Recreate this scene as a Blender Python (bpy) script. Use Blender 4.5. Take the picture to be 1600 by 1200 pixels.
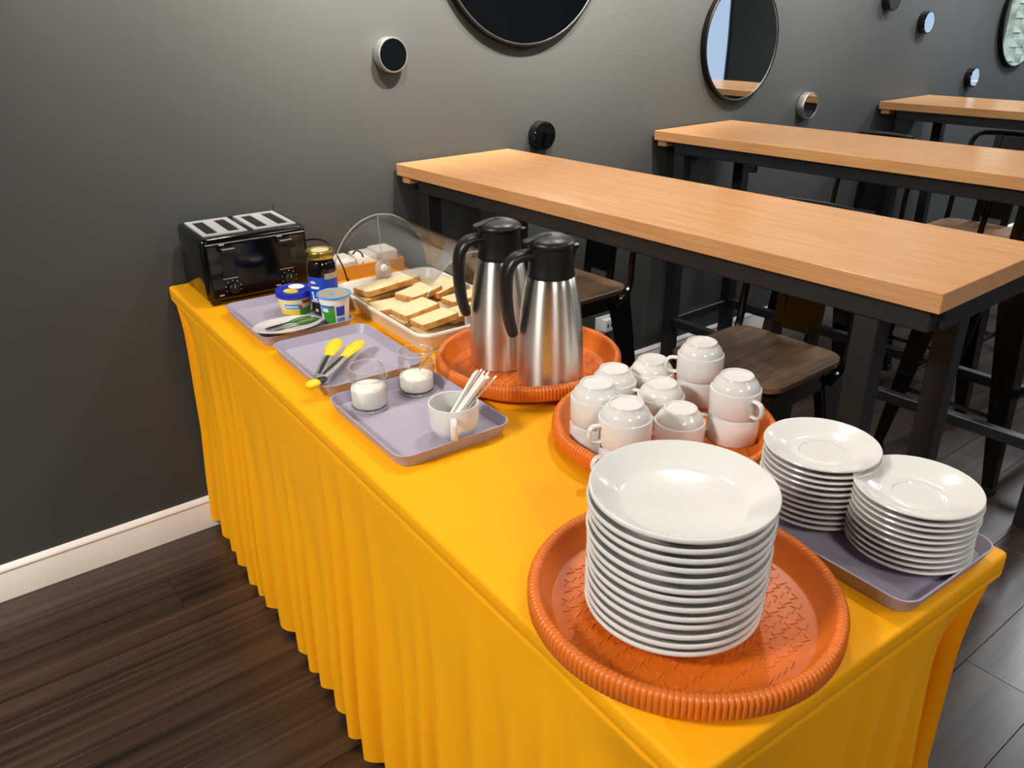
import bpy, bmesh, math, random
from mathutils import Vector, Matrix
random.seed(7)
PI = math.pi
scene = bpy.context.scene
for o in list(bpy.data.objects): bpy.data.objects.remove(o)
COL = scene.collection

# ------------------------------------------------------------------ camera
CAM = Vector((-1.3922, -2.1587, 1.3827))
F_PX, PITCH, ROLL, YAW = 1261.757, 0.4311, -0.0114, 0.6509
fw = Vector((math.sin(YAW)*math.cos(PITCH), math.cos(YAW)*math.cos(PITCH), -math.sin(PITCH)))
rt = Vector((math.cos(YAW), -math.sin(YAW), 0)); upv = rt.cross(fw)
r2 = rt*math.cos(ROLL)+upv*math.sin(ROLL); u2 = -rt*math.sin(ROLL)+upv*math.cos(ROLL)
cd = bpy.data.cameras.new('camera'); cam = bpy.data.objects.new('camera', cd); COL.objects.link(cam)
cd.sensor_width = 36; cd.lens = F_PX/1600*36; cd.clip_start = .02
M = Matrix((r2, u2, -fw)).transposed().to_4x4(); M.translation = CAM
cam.matrix_world = M
scene.camera = cam

# ------------------------------------------------------------------ view / world
vs = scene.view_settings
vs.view_transform = 'Standard'; vs.look = 'None'; vs.gamma = 1; vs.use_curve_mapping = False
vs.exposure = 0.0
w = bpy.data.worlds.new('world'); scene.world = w; w.use_nodes = True
w.node_tree.nodes['Background'].inputs[0].default_value = (.62, .78, 1, 1)
w.node_tree.nodes['Background'].inputs[1].default_value = .95

CEIL = 2.62
X0, X1, Y0 = -4.2, 5.6, -4.8          # room extents: wall_back is y = 0
# recessed ceiling spots: (x, y, watts, r,g,b, spot angle)
WARM, NEUT, COOL = (1, .91, .80), (1, .955, .90), (.90, .95, 1)
SPOTS = [
    (0.25, -0.85, 8.0, WARM, 140), (-0.50, -0.60, 3.2, WARM, 120),
    (1.45, -0.85, 3, NEUT, 140), (2.9, -0.85, 7, COOL, 140)]
# square fill panels, added out of view for soft and cool light: (x, y, watts, colour)
FILL_PANELS = [(-3.2, -1.2, 138, NEUT), (-1.5, -3.7, 40, NEUT), (0.6, -3.7, 18, NEUT), (4.3, -1.05, 78, COOL), (2.6, -2.3, 34, COOL)]
# track spots turned toward the wall: (x, y, watts, colour, angle, aim x, aim z)
WASH = [(-.6, -1.0, 31, WARM, 70, -.6, 1.85), (0, -1.0, 55, WARM, 70, 0, 1.85), (.75, -1.0, 66, WARM, 70, .75, 1.85), (1.75, -1.0, 36, NEUT, 70, 1.75, 1.85), (2.9, -1.0, 16, COOL, 70, 2.9, 1.85)]

# ------------------------------------------------------------------ materials
def lin(h):
    if isinstance(h, str):
        h = h.lstrip('#'); c = [int(h[i:i+2], 16)/255 for i in (0, 2, 4)]
    else: c = [v/255 for v in h]
    return tuple(v/12.92 if v <= .04045 else ((v+.055)/1.055)**2.4 for v in c)+(1,)
MATS = {}
def mat(name, col, rough=.5, metal=0, spec=.5, **kw):
    m = bpy.data.materials.new(name); m.use_nodes = True
    b = m.node_tree.nodes['Principled BSDF']
    b.inputs['Base Color'].default_value = lin(col) if not (isinstance(col, tuple) and len(col) == 4) else col
    b.inputs['Roughness'].default_value = rough; b.inputs['Metallic'].default_value = metal
    b.inputs['Specular IOR Level'].default_value = spec
    for k, v in kw.items(): b.inputs[k.replace('_', ' ')].default_value = v
    MATS[name] = m; return m
def nodes(m): return m.node_tree.nodes, m.node_tree.links, m.node_tree.nodes['Principled BSDF']
def coords(m, scale, kind='Object'):
    N, Lk, b = nodes(m)
    tc = N.new('ShaderNodeTexCoord'); mp = N.new('ShaderNodeMapping'); mp.inputs['Scale'].default_value = scale
    Lk.new(tc.outputs[kind], mp.inputs['Vector']); return mp
def noise_color(m, c1, c2, scale, nscale=5, detail=4, kind='Object', lo=.35, hi=.65, dist=0):
    N, Lk, b = nodes(m); mp = coords(m, scale, kind)
    n = N.new('ShaderNodeTexNoise'); n.inputs['Scale'].default_value = nscale; n.inputs['Detail'].default_value = detail
    n.inputs['Distortion'].default_value = dist
    Lk.new(mp.outputs[0], n.inputs['Vector'])
    r = N.new('ShaderNodeValToRGB'); r.color_ramp.elements[0].position = lo; r.color_ramp.elements[1].position = hi
    r.color_ramp.elements[0].color = lin(c1); r.color_ramp.elements[1].color = lin(c2)
    Lk.new(n.outputs['Fac'], r.inputs['Fac']); Lk.new(r.outputs['Color'], b.inputs['Base Color'])
    return n, r, mp
def bump(m, scale, nscale, strength, dist=.002, kind='Object', detail=3):
    N, Lk, b = nodes(m); mp = coords(m, scale, kind)
    n = N.new('ShaderNodeTexNoise'); n.inputs['Scale'].default_value = nscale; n.inputs['Detail'].default_value = detail
    Lk.new(mp.outputs[0], n.inputs['Vector'])
    bp = N.new('ShaderNodeBump'); bp.inputs['Strength'].default_value = strength; bp.inputs['Distance'].default_value = dist
    Lk.new(n.outputs['Fac'], bp.inputs['Height']); Lk.new(bp.outputs['Normal'], b.inputs['Normal'])

m = mat('wall_paint', '#404241', .55, spec=.35); bump(m, (1, 1, 1), 260, .12, .0006)
m = mat('wall_front_paint', '#131415', .6, spec=.3)
m = mat('wall_light', '#b9c6d2', .6)
m = mat('ceiling_black', '#0c0c0d', .8, spec=.2)
m = mat('trim_white', '#efe9e2', .35)
m = mat('floor_base', '#0d0a09', .8)
# plank wood: streaks along x, tone per plank
m = mat('plank_wood', '#4a3830', .32, spec=.6)
n, r, mp = noise_color(m, '#140e0c', '#4a372c', (.45, 30, 30), 2.0, 9, lo=.28, hi=.76, dist=.3)
N, Lk, b = nodes(m)
oi = N.new('ShaderNodeObjectInfo'); ad = N.new('ShaderNodeVectorMath'); ad.operation = 'ADD'
cx_ = N.new('ShaderNodeCombineXYZ'); mu = N.new('ShaderNodeMath'); mu.operation = 'MULTIPLY'; mu.inputs[1].default_value = 37
Lk.new(oi.outputs['Random'], mu.inputs[0]); Lk.new(mu.outputs[0], cx_.inputs[1])
Lk.new(mp.outputs[0], ad.inputs[0]); Lk.new(cx_.outputs[0], ad.inputs[1]); Lk.new(ad.outputs[0], n.inputs['Vector'])
hs = N.new('ShaderNodeHueSaturation'); mr = N.new('ShaderNodeMapRange'); mr.inputs['To Min'].default_value = .85; mr.inputs['To Max'].default_value = 1.15
Lk.new(oi.outputs['Random'], mr.inputs['Value']); Lk.new(mr.outputs[0], hs.inputs['Value'])
Lk.new(r.outputs['Color'], hs.inputs['Color']); Lk.new(hs.outputs['Color'], b.inputs['Base Color'])
bump(m, (1.5, 40, 40), 6, .25, .001)
# oak laminate: grain along y of the table
m = mat('oak_top', '#d69a5e', .2, spec=.5)
noise_color(m, '#c08752', '#dba875', (130, 2.6, 130), 2.2, 6, lo=.25, hi=.75, dist=.12)
m = mat('oak_end', '#a87a52', .4)
m = mat('seat_wood', '#4b3526', .42)
noise_color(m, '#3a2a1f', '#8d6a4c', (2.0, 22, 22), 2.0, 7, lo=.28, hi=.74, dist=.7)
m = mat('frame_metal', '#1c1e21', .45, spec=.5)
m = mat('stool_metal', '#060606', .18, spec=.6)
m = mat('cloth_yellow', '#f0a406', .62, spec=.2, Sheen_Weight=.25, Sheen_Roughness=.5)
m.node_tree.nodes['Principled BSDF'].inputs['Sheen Tint'].default_value = lin('#ffc838')
bump(m, (1, 1, 1), 900, .1, .0004)
m = mat('tray_lavender', '#a59daf', .42); bump(m, (1, 1, 1), 700, .1, .0003)
m = mat('orange_plastic', '#d0691c', .36, spec=.45, Subsurface_Weight=0.0)
m = mat('china', '#d7d5d1', .12, spec=.5)
m = mat('white_plastic', '#ece7df', .35)
m = mat('steel', '#dedad2', .34, 1.0, Anisotropic=.88, Anisotropic_Rotation=.25)
N, Lk, b = nodes(m); tg = N.new('ShaderNodeTangent'); tg.direction_type = 'RADIAL'; tg.axis = 'Z'; Lk.new(tg.outputs[0], b.inputs['Tangent'])
m = mat('steel_plain', '#c4c2bf', .42, 1.0)
m = mat('chrome', '#e2e2e2', .33, 1.0)
m = mat('black_plastic', '#101011', .38)
m = mat('black_gloss', '#070708', .12, spec=.6)
m = mat('black_matte', '#0a0a0a', .6)
m = mat('mirror', '#e8ecf0', .02, 1.0)
m = mat('mirror_tinted', '#b9835a', .03, 1.0)
m = mat('black_frame', '#060606', .45, spec=.3)
m = mat('grey_print', '#b9b9b9', .5)
m = mat('alu', '#cfcfd0', .42, .45)
m = mat('gold', '#c9ab55', .3, 1.0)
m = mat('gold_pale', '#efe2b4', .35, .3)
m = mat('blue', '#1f2fae', .35); m = mat('blue_label', '#1648b8', .4); m = mat('sky_label', '#5aa0dc', .4)
m = mat('yellow_print', '#f2d53a', .4); m = mat('cream', '#f0dfa8', .45); m = mat('red_print', '#c8302c', .4)
m = mat('green_print', '#3f9a2b', .4); m = mat('white_print', '#f2f2ee', .4); m = mat('orange_print', '#d9781e', .4); m = mat('pink_print', '#e2607a', .4)
m = mat('green_handle', '#4d7a34', .3); m = mat('jam', '#120c0a', .1, spec=.6)
m = mat('foil', '#b9a48e', .4, .2)
m = mat('silicone_yellow', '#f3cf12', .45)
m = mat('powder', '#f6f1e4', .9); bump(m, (1, 1, 1), 220, .6, .003)
m = mat('crumb', '#ecd39c', .9, spec=.15); noise_color(m, '#e6cd98', '#f6e6bf', (1, 1, 1), 160, 5, lo=.3, hi=.7); bump(m, (1, 1, 1), 260, .5, .0015)
m = mat('crust', '#bb7a33', .75, spec=.2); noise_color(m, '#b0742f', '#d6a05c', (1, 1, 1), 45, 4)
m = mat('box_wood', '#d2912f', .55)
m = mat('napkin', '#efe9e1', .85)
m = mat('tile_green', '#9aa596', .2)
noise_color(m, '#7d8a7c', '#c3cabd', (1, 1, 1), 14, 3)
m = mat('outlet_white', '#e4e6e8', .4)
def clear(name, tint, gloss=.1, rough=.03, refl=.8):
    m = bpy.data.materials.new(name); m.use_nodes = True; N = m.node_tree.nodes; Lk = m.node_tree.links; N.clear()
    o = N.new('ShaderNodeOutputMaterial'); mx = N.new('ShaderNodeMixShader'); t = N.new('ShaderNodeBsdfTransparent'); g = N.new('ShaderNodeBsdfGlossy')
    t.inputs[0].default_value = tint; g.inputs['Roughness'].default_value = rough
    fr = N.new('ShaderNodeFresnel'); fr.inputs[0].default_value = 1.28
    ml = N.new('ShaderNodeMath'); ml.operation = 'MULTIPLY_ADD'; ml.inputs[1].default_value = refl; ml.inputs[2].default_value = gloss
    Lk.new(fr.outputs[0], ml.inputs[0]); Lk.new(ml.outputs[0], mx.inputs[0]); Lk.new(t.outputs[0], mx.inputs[1]); Lk.new(g.outputs[0], mx.inputs[2]); Lk.new(mx.outputs[0], o.inputs[0])
    MATS[name] = m
clear('clear_plastic', (.985, .985, .985, 1), .006, .08, .45); clear('glass', (.99, .99, .985, 1), .008, .05, .3); clear('pane', (.98, .99, 1, 1), .02)
def edgy(name, fac, col):
    m = bpy.data.materials.new(name); m.use_nodes = True; N = m.node_tree.nodes; Lk = m.node_tree.links
    o = N['Material Output']; b = N['Principled BSDF']; b.inputs['Base Color'].default_value = lin(col); b.inputs['Roughness'].default_value = .15
    mx = N.new('ShaderNodeMixShader'); t = N.new('ShaderNodeBsdfTransparent'); mx.inputs[0].default_value = fac
    Lk.new(t.outputs[0], mx.inputs[1]); Lk.new(b.outputs[0], mx.inputs[2]); Lk.new(mx.outputs[0], o.inputs[0]); MATS[name] = m
edgy('plastic_edge', .38, '#d5d2d0'); edgy('glass_edge', .30, '#c9ccca'); edgy('frosted_plastic', .6, '#e2dcd8')
m = mat('lamp_glow', '#fff3e0', .5)
N, Lk, b = nodes(m); b.inputs['Emission Color'].default_value = (1, .9, .78, 1); b.inputs['Emission Strength'].default_value = 30

m = mat('fill_glow', '#ffffff', .5)  # glowing face of the added fill panels
N, Lk, b = nodes(m); b.inputs['Emission Color'].default_value = (1, .96, .9, 1); b.inputs['Emission Strength'].default_value = 4

# ------------------------------------------------------------------ mesh helpers
class MB:
    def __init__(s): s.v = []; s.f = []
    def add(s, v, f):
        o = len(s.v); s.v += [tuple(p) for p in v]; s.f += [tuple(i+o for i in q) for q in f]; return s
    def box(s, c, d, R=None):
        x, y, z = (k/2 for k in d); V = [Vector((a*x, b*y, e*z)) for a in (-1, 1) for b in (-1, 1) for e in (-1, 1)]
        if R: V = [R @ p for p in V]
        V = [p+Vector(c) for p in V]
        return s.add(V, [(0, 1, 3, 2), (4, 6, 7, 5), (0, 4, 5, 1), (2, 3, 7, 6), (0, 2, 6, 4), (1, 5, 7, 3)])
    def loft(s, loops, cap0=False, cap1=False, closed=True, ring=False):
        n = len(loops[0]); V = [p for l in loops for p in l]; Fc = []
        m = len(loops)
        for i in range(m if ring else m-1):
            for j in range(n if closed else n-1):
                a, b = i*n+j, i*n+(j+1) % n; i2 = (i+1) % m
                Fc.append((a, b, i2*n+(j+1) % n, i2*n+j))
        if cap0: Fc.append(tuple(range(n-1, -1, -1)))
        if cap1: Fc.append(tuple((m-1)*n+j for j in range(n)))
        return s.add(V, Fc)
    def lathe(s, prof, n=32, c=(0, 0, 0), cap0=False, cap1=False):
        lp = [[(c[0]+r*math.cos(2*PI*j/n), c[1]+r*math.sin(2*PI*j/n), c[2]+z) for j in range(n)] for r, z in prof]
        return s.loft(lp, cap0, cap1)
    def tube(s, path, rad, n=8, cap=True, flat=None, closed=False):
        P = [Vector(p) for p in path]; lp = []; k = len(P); up = None
        for i, p in enumerate(P):
            if closed: d = P[(i+1) % k]-P[i-1]
            else: d = P[min(i+1, k-1)]-P[max(i-1, 0)]
            d.normalize()
            if up is None:
                up = Vector((0, 0, 1)) if abs(d.z) < .9 else Vector((0, 1, 0))
                if flat: up = Vector(flat)
            sd = d.cross(up).normalized(); up = sd.cross(d).normalized()
            r = rad[i] if isinstance(rad, list) else rad
            ra, rb = r if isinstance(r, tuple) else (r, r)
            lp.append([p+sd*(ra*math.cos(2*PI*j/n))+up*(rb*math.sin(2*PI*j/n)) for j in range(n)])
        return s.loft(lp, cap and not closed, cap and not closed, ring=closed)
    def mesh(s, name, smooth=35, bevel=0, seg=2):
        me = bpy.data.meshes.new(name); me.from_pydata(s.v, [], s.f)
        bm = bmesh.new(); bm.from_mesh(me)
        bmesh.ops.recalc_face_normals(bm, faces=bm.faces)
        if bevel: bmesh.ops.bevel(bm, geom=[e for e in bm.edges if e.calc_face_angle(0) > .6], offset=bevel, segments=seg, affect='EDGES', profile=.6)
        bm.to_mesh(me); bm.free()
        if smooth:
            for p in me.polygons: p.use_smooth = True
            me.set_sharp_from_angle(angle=math.radians(smooth))
        return me
def obj(name, mb, material, parent=None, loc=(0, 0, 0), rot=(0, 0, 0), smooth=35, bevel=0, seg=2):
    me = mb.mesh(name, smooth, bevel, seg) if isinstance(mb, MB) else mb
    if isinstance(mb, MB): me.materials.append(MATS[material])
    o = bpy.data.objects.new(name, me); COL.objects.link(o)
    o.location = loc; o.rotation_euler = rot; o.parent = parent
    return o
def tag(o, label, cat, group=None):
    o['label'] = label; o['category'] = cat
    if group: o['group'] = group
    return o
def thing(name, label, cat, loc, rz=0, group=None):
    o = bpy.data.objects.new(name, None); COL.objects.link(o); o.empty_display_size = .05
    o.location = loc; o.rotation_euler = (0, 0, rz)
    return tag(o, label, cat, group)
def dup(root, loc, rot, label, group=None):
    def cp(o, par):
        c = o.copy(); COL.objects.link(c); c.parent = par
        for ch in list(o.children): cp(ch, c)
        return c
    r = cp(root, None); r.location = loc; r.rotation_euler = rot if isinstance(rot, (tuple, list)) else (0, 0, rot)
    r['label'] = label
    if group: r['group'] = group
    return r
def struct(name, mb, material, parent=None, **k):
    o = obj(name, mb, material, parent, **k)
    if parent is None: o['kind'] = 'structure'
    return o
def rrect(w, d, r, z, n=6, cx=0, cy=0):
    out = []
    for k, (sx, sy) in enumerate(((1, 1), (-1, 1), (-1, -1), (1, -1))):
        for i in range(n+1):
            a = PI/2*k+PI/2*i/n
            out.append((cx+sx*(w/2-r)+r*math.cos(a), cy+sy*(d/2-r)+r*math.sin(a), z))
    return out
def circle(r, z, n, cx=0, cy=0): return [(cx+r*math.cos(2*PI*j/n), cy+r*math.sin(2*PI*j/n), z) for j in range(n)]
def face_dir(phi):                       # horizontal heading: 0 = to the right along the room's diagonal, 90 = away
    a = math.radians(phi); v = Vector((math.cos(YAW), -math.sin(YAW)))*math.cos(a)+Vector((math.sin(YAW), math.cos(YAW)))*math.sin(a)
    return math.atan2(v.y, v.x)
def bez(p, n=12):
    P = [Vector(q) for q in p]; out = []          # catmull-rom through points
    for i in range(len(P)-1):
        a, b, c, d = P[max(i-1, 0)], P[i], P[i+1], P[min(i+2, len(P)-1)]
        for k in range(n):
            t = k/n; out.append(.5*((2*b)+(c-a)*t+(2*a-5*b+4*c-d)*t*t+(3*b-a-3*c+d)*t**3))
    return out+[P[-1]]

# ------------------------------------------------------------------ room
FX0, FX1 = X0, X1
floor = struct('floor', MB().box(((X0+X1)/2, Y0/2, -.03), (X1-X0+.4, -Y0+.4, .04)), 'floor_base', smooth=0)
PW, PL = .165, 1.22
pm = MB().box((0, 0, 0), (PL-.0012, PW-.0012, .012)).mesh('plank', 0, .0006, 1); pm.materials.append(MATS['plank_wood'])
row = 0; y = -.002-PW/2
while y > Y0-PW/2:
    off = (row*.43) % 1.0*PL; x = X0-off+PL/2
    while x-PL/2 < X1:
        if x+PL/2 > X0:
            p = bpy.data.objects.new('plank', pm); COL.objects.link(p); p.parent = floor; p.location = (x, y, -.006)
        x += PL
    y -= PW; row += 1
struct('wall_back', MB().box(((X0+X1)/2, .06, CEIL/2), (X1-X0+.24, .12, CEIL)), 'wall_paint', smooth=0)
struct('wall_left', MB().box((X0-.06, Y0/2, CEIL/2), (.12, -Y0, CEIL)), 'wall_paint', smooth=0)
struct('wall_front', MB().box(((X0+X1)/2, Y0-.06, CEIL/2), (X1-X0+.24, .12, CEIL)), 'wall_front_paint', smooth=0)
# right wall with two window openings
WIN = [(-4.4, -3.45, .25, 2.35), (-1.75, -.92, .55, 2.2)]
wr = MB(); ys = [Y0]; 
for a, b, z0, z1 in WIN:
    wr.box((X1+.06, (ys[-1]+a)/2, CEIL/2), (.12, a-ys[-1], CEIL)); wr.box((X1+.06, (a+b)/2, z0/2), (.12, b-a, z0)); wr.box((X1+.06, (a+b)/2, (z1+CEIL)/2), (.12, b-a, CEIL-z1)); ys.append(b)
wr.box((X1+.06, ys[-1]/2, CEIL/2), (.12, -ys[-1], CEIL))
struct('wall_right', wr, 'wall_paint', smooth=0)
for k, (a, b, z0, z1) in enumerate(WIN):
    fr = MB(); c = (a+b)/2
    for yy in (a+.025, b-.025, c): fr.box((X1+.04, yy, (z0+z1)/2), (.06, .05, z1-z0))
    for zz in (z0+.025, z1-.025): fr.box((X1+.04, c, zz), (.06, b-a, .05))
    wo = struct('window_%d' % (k+1), fr, 'black_frame', smooth=0)
    for s in (-1, 1): obj('pane', MB().box((X1+.05, c+s*(b-a)/4, (z0+z1)/2), (.006, (b-a)/2-.05, z1-z0-.06)), 'pane', wo, smooth=0)
    ld = bpy.data.lights.new('window_daylight', 'AREA'); ld.shape = 'RECTANGLE'; ld.size = b-a; ld.size_y = z1-z0; ld.energy = 1
    ld.cycles.is_portal = True
    lo = bpy.data.objects.new('window_daylight', ld); COL.objects.link(lo); lo.location = (X1+.13, c, (z0+z1)/2); lo.rotation_euler = (PI/2, 0, PI/2)
tp = struct('wall_tiles', MB().box((X1-.004, -.46, 1.35), (.006, .84, 1.1)), 'tile_green', smooth=0)
tm = MB().box((0, 0, 0), (.008, .098, .048)).mesh('tile', 0, .002, 1); tm.materials.append(MATS['tile_green'])
for r_ in range(21):
    for c_i in range(9):
        yy = -.08-c_i*.1-(.05 if r_ % 2 else 0)
        if yy < -.83: continue
        o_ = bpy.data.objects.new('tile', tm); COL.objects.link(o_); o_.parent = tp; o_.location = (X1-.0115, yy, .83+r_*.05)
ct = thing('sink_cabinet', 'dark cabinet with pale worktop against the tiled wall', 'cabinet', (X1-.27, -.46, 0))
obj('body', MB().box((0, 0, .43), (.44, .80, .86)), 'frame_metal', ct, smooth=0, bevel=.003); obj('worktop', MB().box((0, 0, .877), (.46, .84, .03)), 'wall_light', ct, smooth=0, bevel=.003)
fa = obj('faucet', MB().tube(bez([(0, 0, 0), (0, 0, .18), (-.03, 0, .27), (-.10, 0, .30), (-.16, 0, .25), (-.17, 0, .18)], 6), .012, 10), 'black_gloss', None, (X1-.20, -.50, .8925))
tag(fa, 'black gooseneck faucet on the cabinet by the tiled wall', 'faucet')
struct('ceiling', MB().box(((X0+X1)/2, Y0/2, CEIL+.05), (X1-X0+.24, -Y0+.24, .1)), 'ceiling_black', smooth=0)
# baseboard with a stepped bead on top
prof = [(0, 0), (.012, 0), (.012, .076), (.0105, .080), (.0105, .083), (.013, .086), (.012, .091), (.006, .099), (0, .1005)]
bb = MB().loft([[(x, -d, z) for d, z in prof] for x in (X0, X1)], True, True, closed=True)
struct('baseboard_back', bb, 'trim_white', smooth=25)
# ceiling lamps
for x, y, wt, colr, ang in SPOTS:
    t = thing('ceiling_spotlight', 'recessed round ceiling spotlight with black trim ring', 'ceiling light', (x, y, CEIL), 0, 'recessed ceiling spotlights')
    obj('trim_ring', MB().lathe([(.05, -.0005), (.068, -.0005), (.068, -.006), (.052, -.010), (.05, -.0005)], 28), 'black_frame', t)
    obj('lens', MB().lathe([(.0, -.003), (.05, -.003)], 28), 'lamp_glow', t, smooth=0)
    ld = bpy.data.lights.new('spot_lamp', 'SPOT'); ld.energy = wt*10; ld.color = colr; ld.spot_size = math.radians(ang); ld.spot_blend = .8; ld.shadow_soft_size = .06
    lo = bpy.data.objects.new('spot_lamp', ld); COL.objects.link(lo); lo.location = (0, 0, -.02); lo.parent = t

for x, y, wt, colr in FILL_PANELS:  # added fill panels: brighten cover sides and end, cool sheen on right floor
    t = thing('fill_panel_light', 'added square fill light panel in a slim frame, out of view', 'ceiling light', (x, y, CEIL), 0, 'added fill light panels')
    fr = MB()
    for sgn in (-1, 1): fr.box((sgn*.305, 0, -.0125), (.02, .63, .024)); fr.box((0, sgn*.305, -.0125), (.59, .02, .024))
    obj('frame', fr, 'trim_white', t, smooth=0)
    obj('diffuser', MB().box((0, 0, -.012), (.589, .589, .006)), 'fill_glow', t, smooth=0)
    ld = bpy.data.lights.new('fill_lamp', 'AREA'); ld.shape = 'SQUARE'; ld.size = .58; ld.energy = wt; ld.color = colr
    lo = bpy.data.objects.new('fill_lamp', ld); COL.objects.link(lo); lo.location = (0, 0, -.03); lo.parent = t
for x, y, wt, colr, ang, ax, az in WASH:
    t = thing('track_spotlight', 'black track spotlight turned toward the mirror wall', 'ceiling light', (x, y, CEIL), 0, 'track spotlights')
    d = (Vector((ax, 0, az))-Vector((x, y, CEIL-.12))).normalized(); e = d.to_track_quat('-Z', 'Y').to_euler()
    obj('stem', MB().tube([(0, 0, -.001), (0, 0, -.11)], .008, 8), 'black_frame', t)
    hd = obj('lamp_head', MB().lathe([(0, .05), (.03, .05), (.034, .045), (.036, -.05), (.033, -.05), (.031, -.03), (0, -.03)], 24), 'black_frame', t, loc=(0, 0, -.12), rot=e)
    obj('lens', MB().lathe([(.0, -.032), (.0305, -.032)], 24), 'lamp_glow', hd, smooth=0)
    ld = bpy.data.lights.new('track_lamp', 'SPOT'); ld.energy = wt*10; ld.color = colr; ld.spot_size = math.radians(ang); ld.spot_blend = 1; ld.shadow_soft_size = .03
    lo = bpy.data.objects.new('track_lamp', ld); COL.objects.link(lo); lo.location = (0, 0, -.06); lo.parent = hd

# ------------------------------------------------------------------ buffet frame of reference
BX, BY, BA, BL, BW, H = -.8777, -.008, -.0389, 1.8392, .5835, .7439
cb, sb = math.cos(BA), math.sin(BA)
def T(u, v, z=0.0): return Vector((BX+cb*u+sb*v, BY+sb*u-cb*v, H+z))      # u across, v away from wall, z above the cloth
TRAYF = .006                                                            # thickness of a tray floor

# folding table under the cover
t = thing('folding_table', 'folding table hidden under the yellow fitted cover', 'table', T(BW/2, BL/2, -H), BA)
obj('tabletop', MB().box((0, 0, H-.017), (BW-.014, BL-.014, .026)), 'white_plastic', t, smooth=0, bevel=.004)
for sx in (-1, 1):
    for sy in (-1, 1):
        obj('leg', MB().tube([(sx*.2, sy*.7, 0), (sx*.2, sy*.7, H-.031)], .0125, 10), 'frame_metal', t)

# fitted cover
def cover():
    r = .010; N_side = 330; N_end = 120
    pts = []                                            # (x, y, nx, ny, s, cornerness)
    hx, hy = BW/2, BL/2
    def edge(p, q, n, nrm):
        for i in range(n):
            f = i/n; pts.append((p[0]+(q[0]-p[0])*f, p[1]+(q[1]-p[1])*f, nrm[0], nrm[1]))
    def corner(cx, cy, a0):
        for i in range(8):
            a = a0+PI/2*i/8; pts.append((cx+r*math.cos(a), cy+r*math.sin(a), math.cos(a), math.sin(a)))
    edge((-hx, hy-r), (-hx, -hy+r), N_side, (-1, 0)); corner(-hx+r, -hy+r, PI)
    edge((-hx+r, -hy), (hx-r, -hy), N_end, (0, -1)); corner(hx-r, -hy+r, 1.5*PI)
    edge((hx, -hy+r), (hx, hy-r), N_side, (1, 0)); corner(hx-r, hy-r, 0)
    edge((hx-r, hy), (-hx+r, hy), N_end, (0, 1)); corner(-hx+r, hy-r, PI/2)
    s = 0; arc = []
    for i, p in enumerate(pts):
        if i: s += math.hypot(p[0]-pts[i-1][0], p[1]-pts[i-1][1])
        arc.append(s)
    def pleat(s):
        ph = 2*PI*s/.079+1.1*math.sin(2*PI*s/.43+.6)+.9*math.sin(2*PI*s/.27+2)
        f = math.sin(ph); return math.copysign(abs(f)**.75, f), .5+.5*math.sin(2*PI*s/.61+1.3*math.sin(2*PI*s/.23)+.4)
    deps = [0, .002, .006, .014, .024, .0265, .0275, .030, .036, .05, .07, .09, .12, .15, .19, .24, .30, .36, .42, .48, .54, .60, .66, .70, .722]
    loops = []
    for k, d in enumerate(deps):
        lp = []
        for i, (x, y, nx, ny) in enumerate(pts):
            dc = math.hypot(hx-abs(x), hy-abs(y))
            pin = math.exp(-(dc/.11)**2)
            g = max(0, d-.03)
            pr = (1-math.exp(-(g/.055)**1.6))*(1-.62*min(1, g/.69))
            f, q = pleat(arc[i])
            start = .02+.20*q*(1-.7*pin)
            amp = .020*min(1, max(0, (d-start)/(.60-start)))**1.05*(.55+.45*(1-q)+.75*pin)
            off = -.052*pin*pr-.006*min(1, g/.3)*(1-pin)+amp*f+ .0015*math.sin(arc[i]*9+d*7)*min(1, g/.1)
            if ny > .5: off = min(off, .003)
            if k == 0: off = -.004
            if k == 1: off = -.001
            if d == .0265: off = -.0014
            if d == .0275: off = -.0014
            z = H-d+(-.001 if k == 0 else 0)
            if k == 0: z = H
            if k == len(deps)-1: z += .004*math.sin(arc[i]*31)+.003*f
            lp.append((x+nx*off, y+ny*off, z))
        loops.append(lp)
    return MB().loft(loops, True, False)
cv = obj('table_cover', cover(), 'cloth_yellow', None, T(BW/2, BL/2, -H), (0, 0, BA), smooth=50)
tag(cv, 'bright yellow fitted cloth cover with pleated skirt on the buffet table', 'tablecloth')

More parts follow.
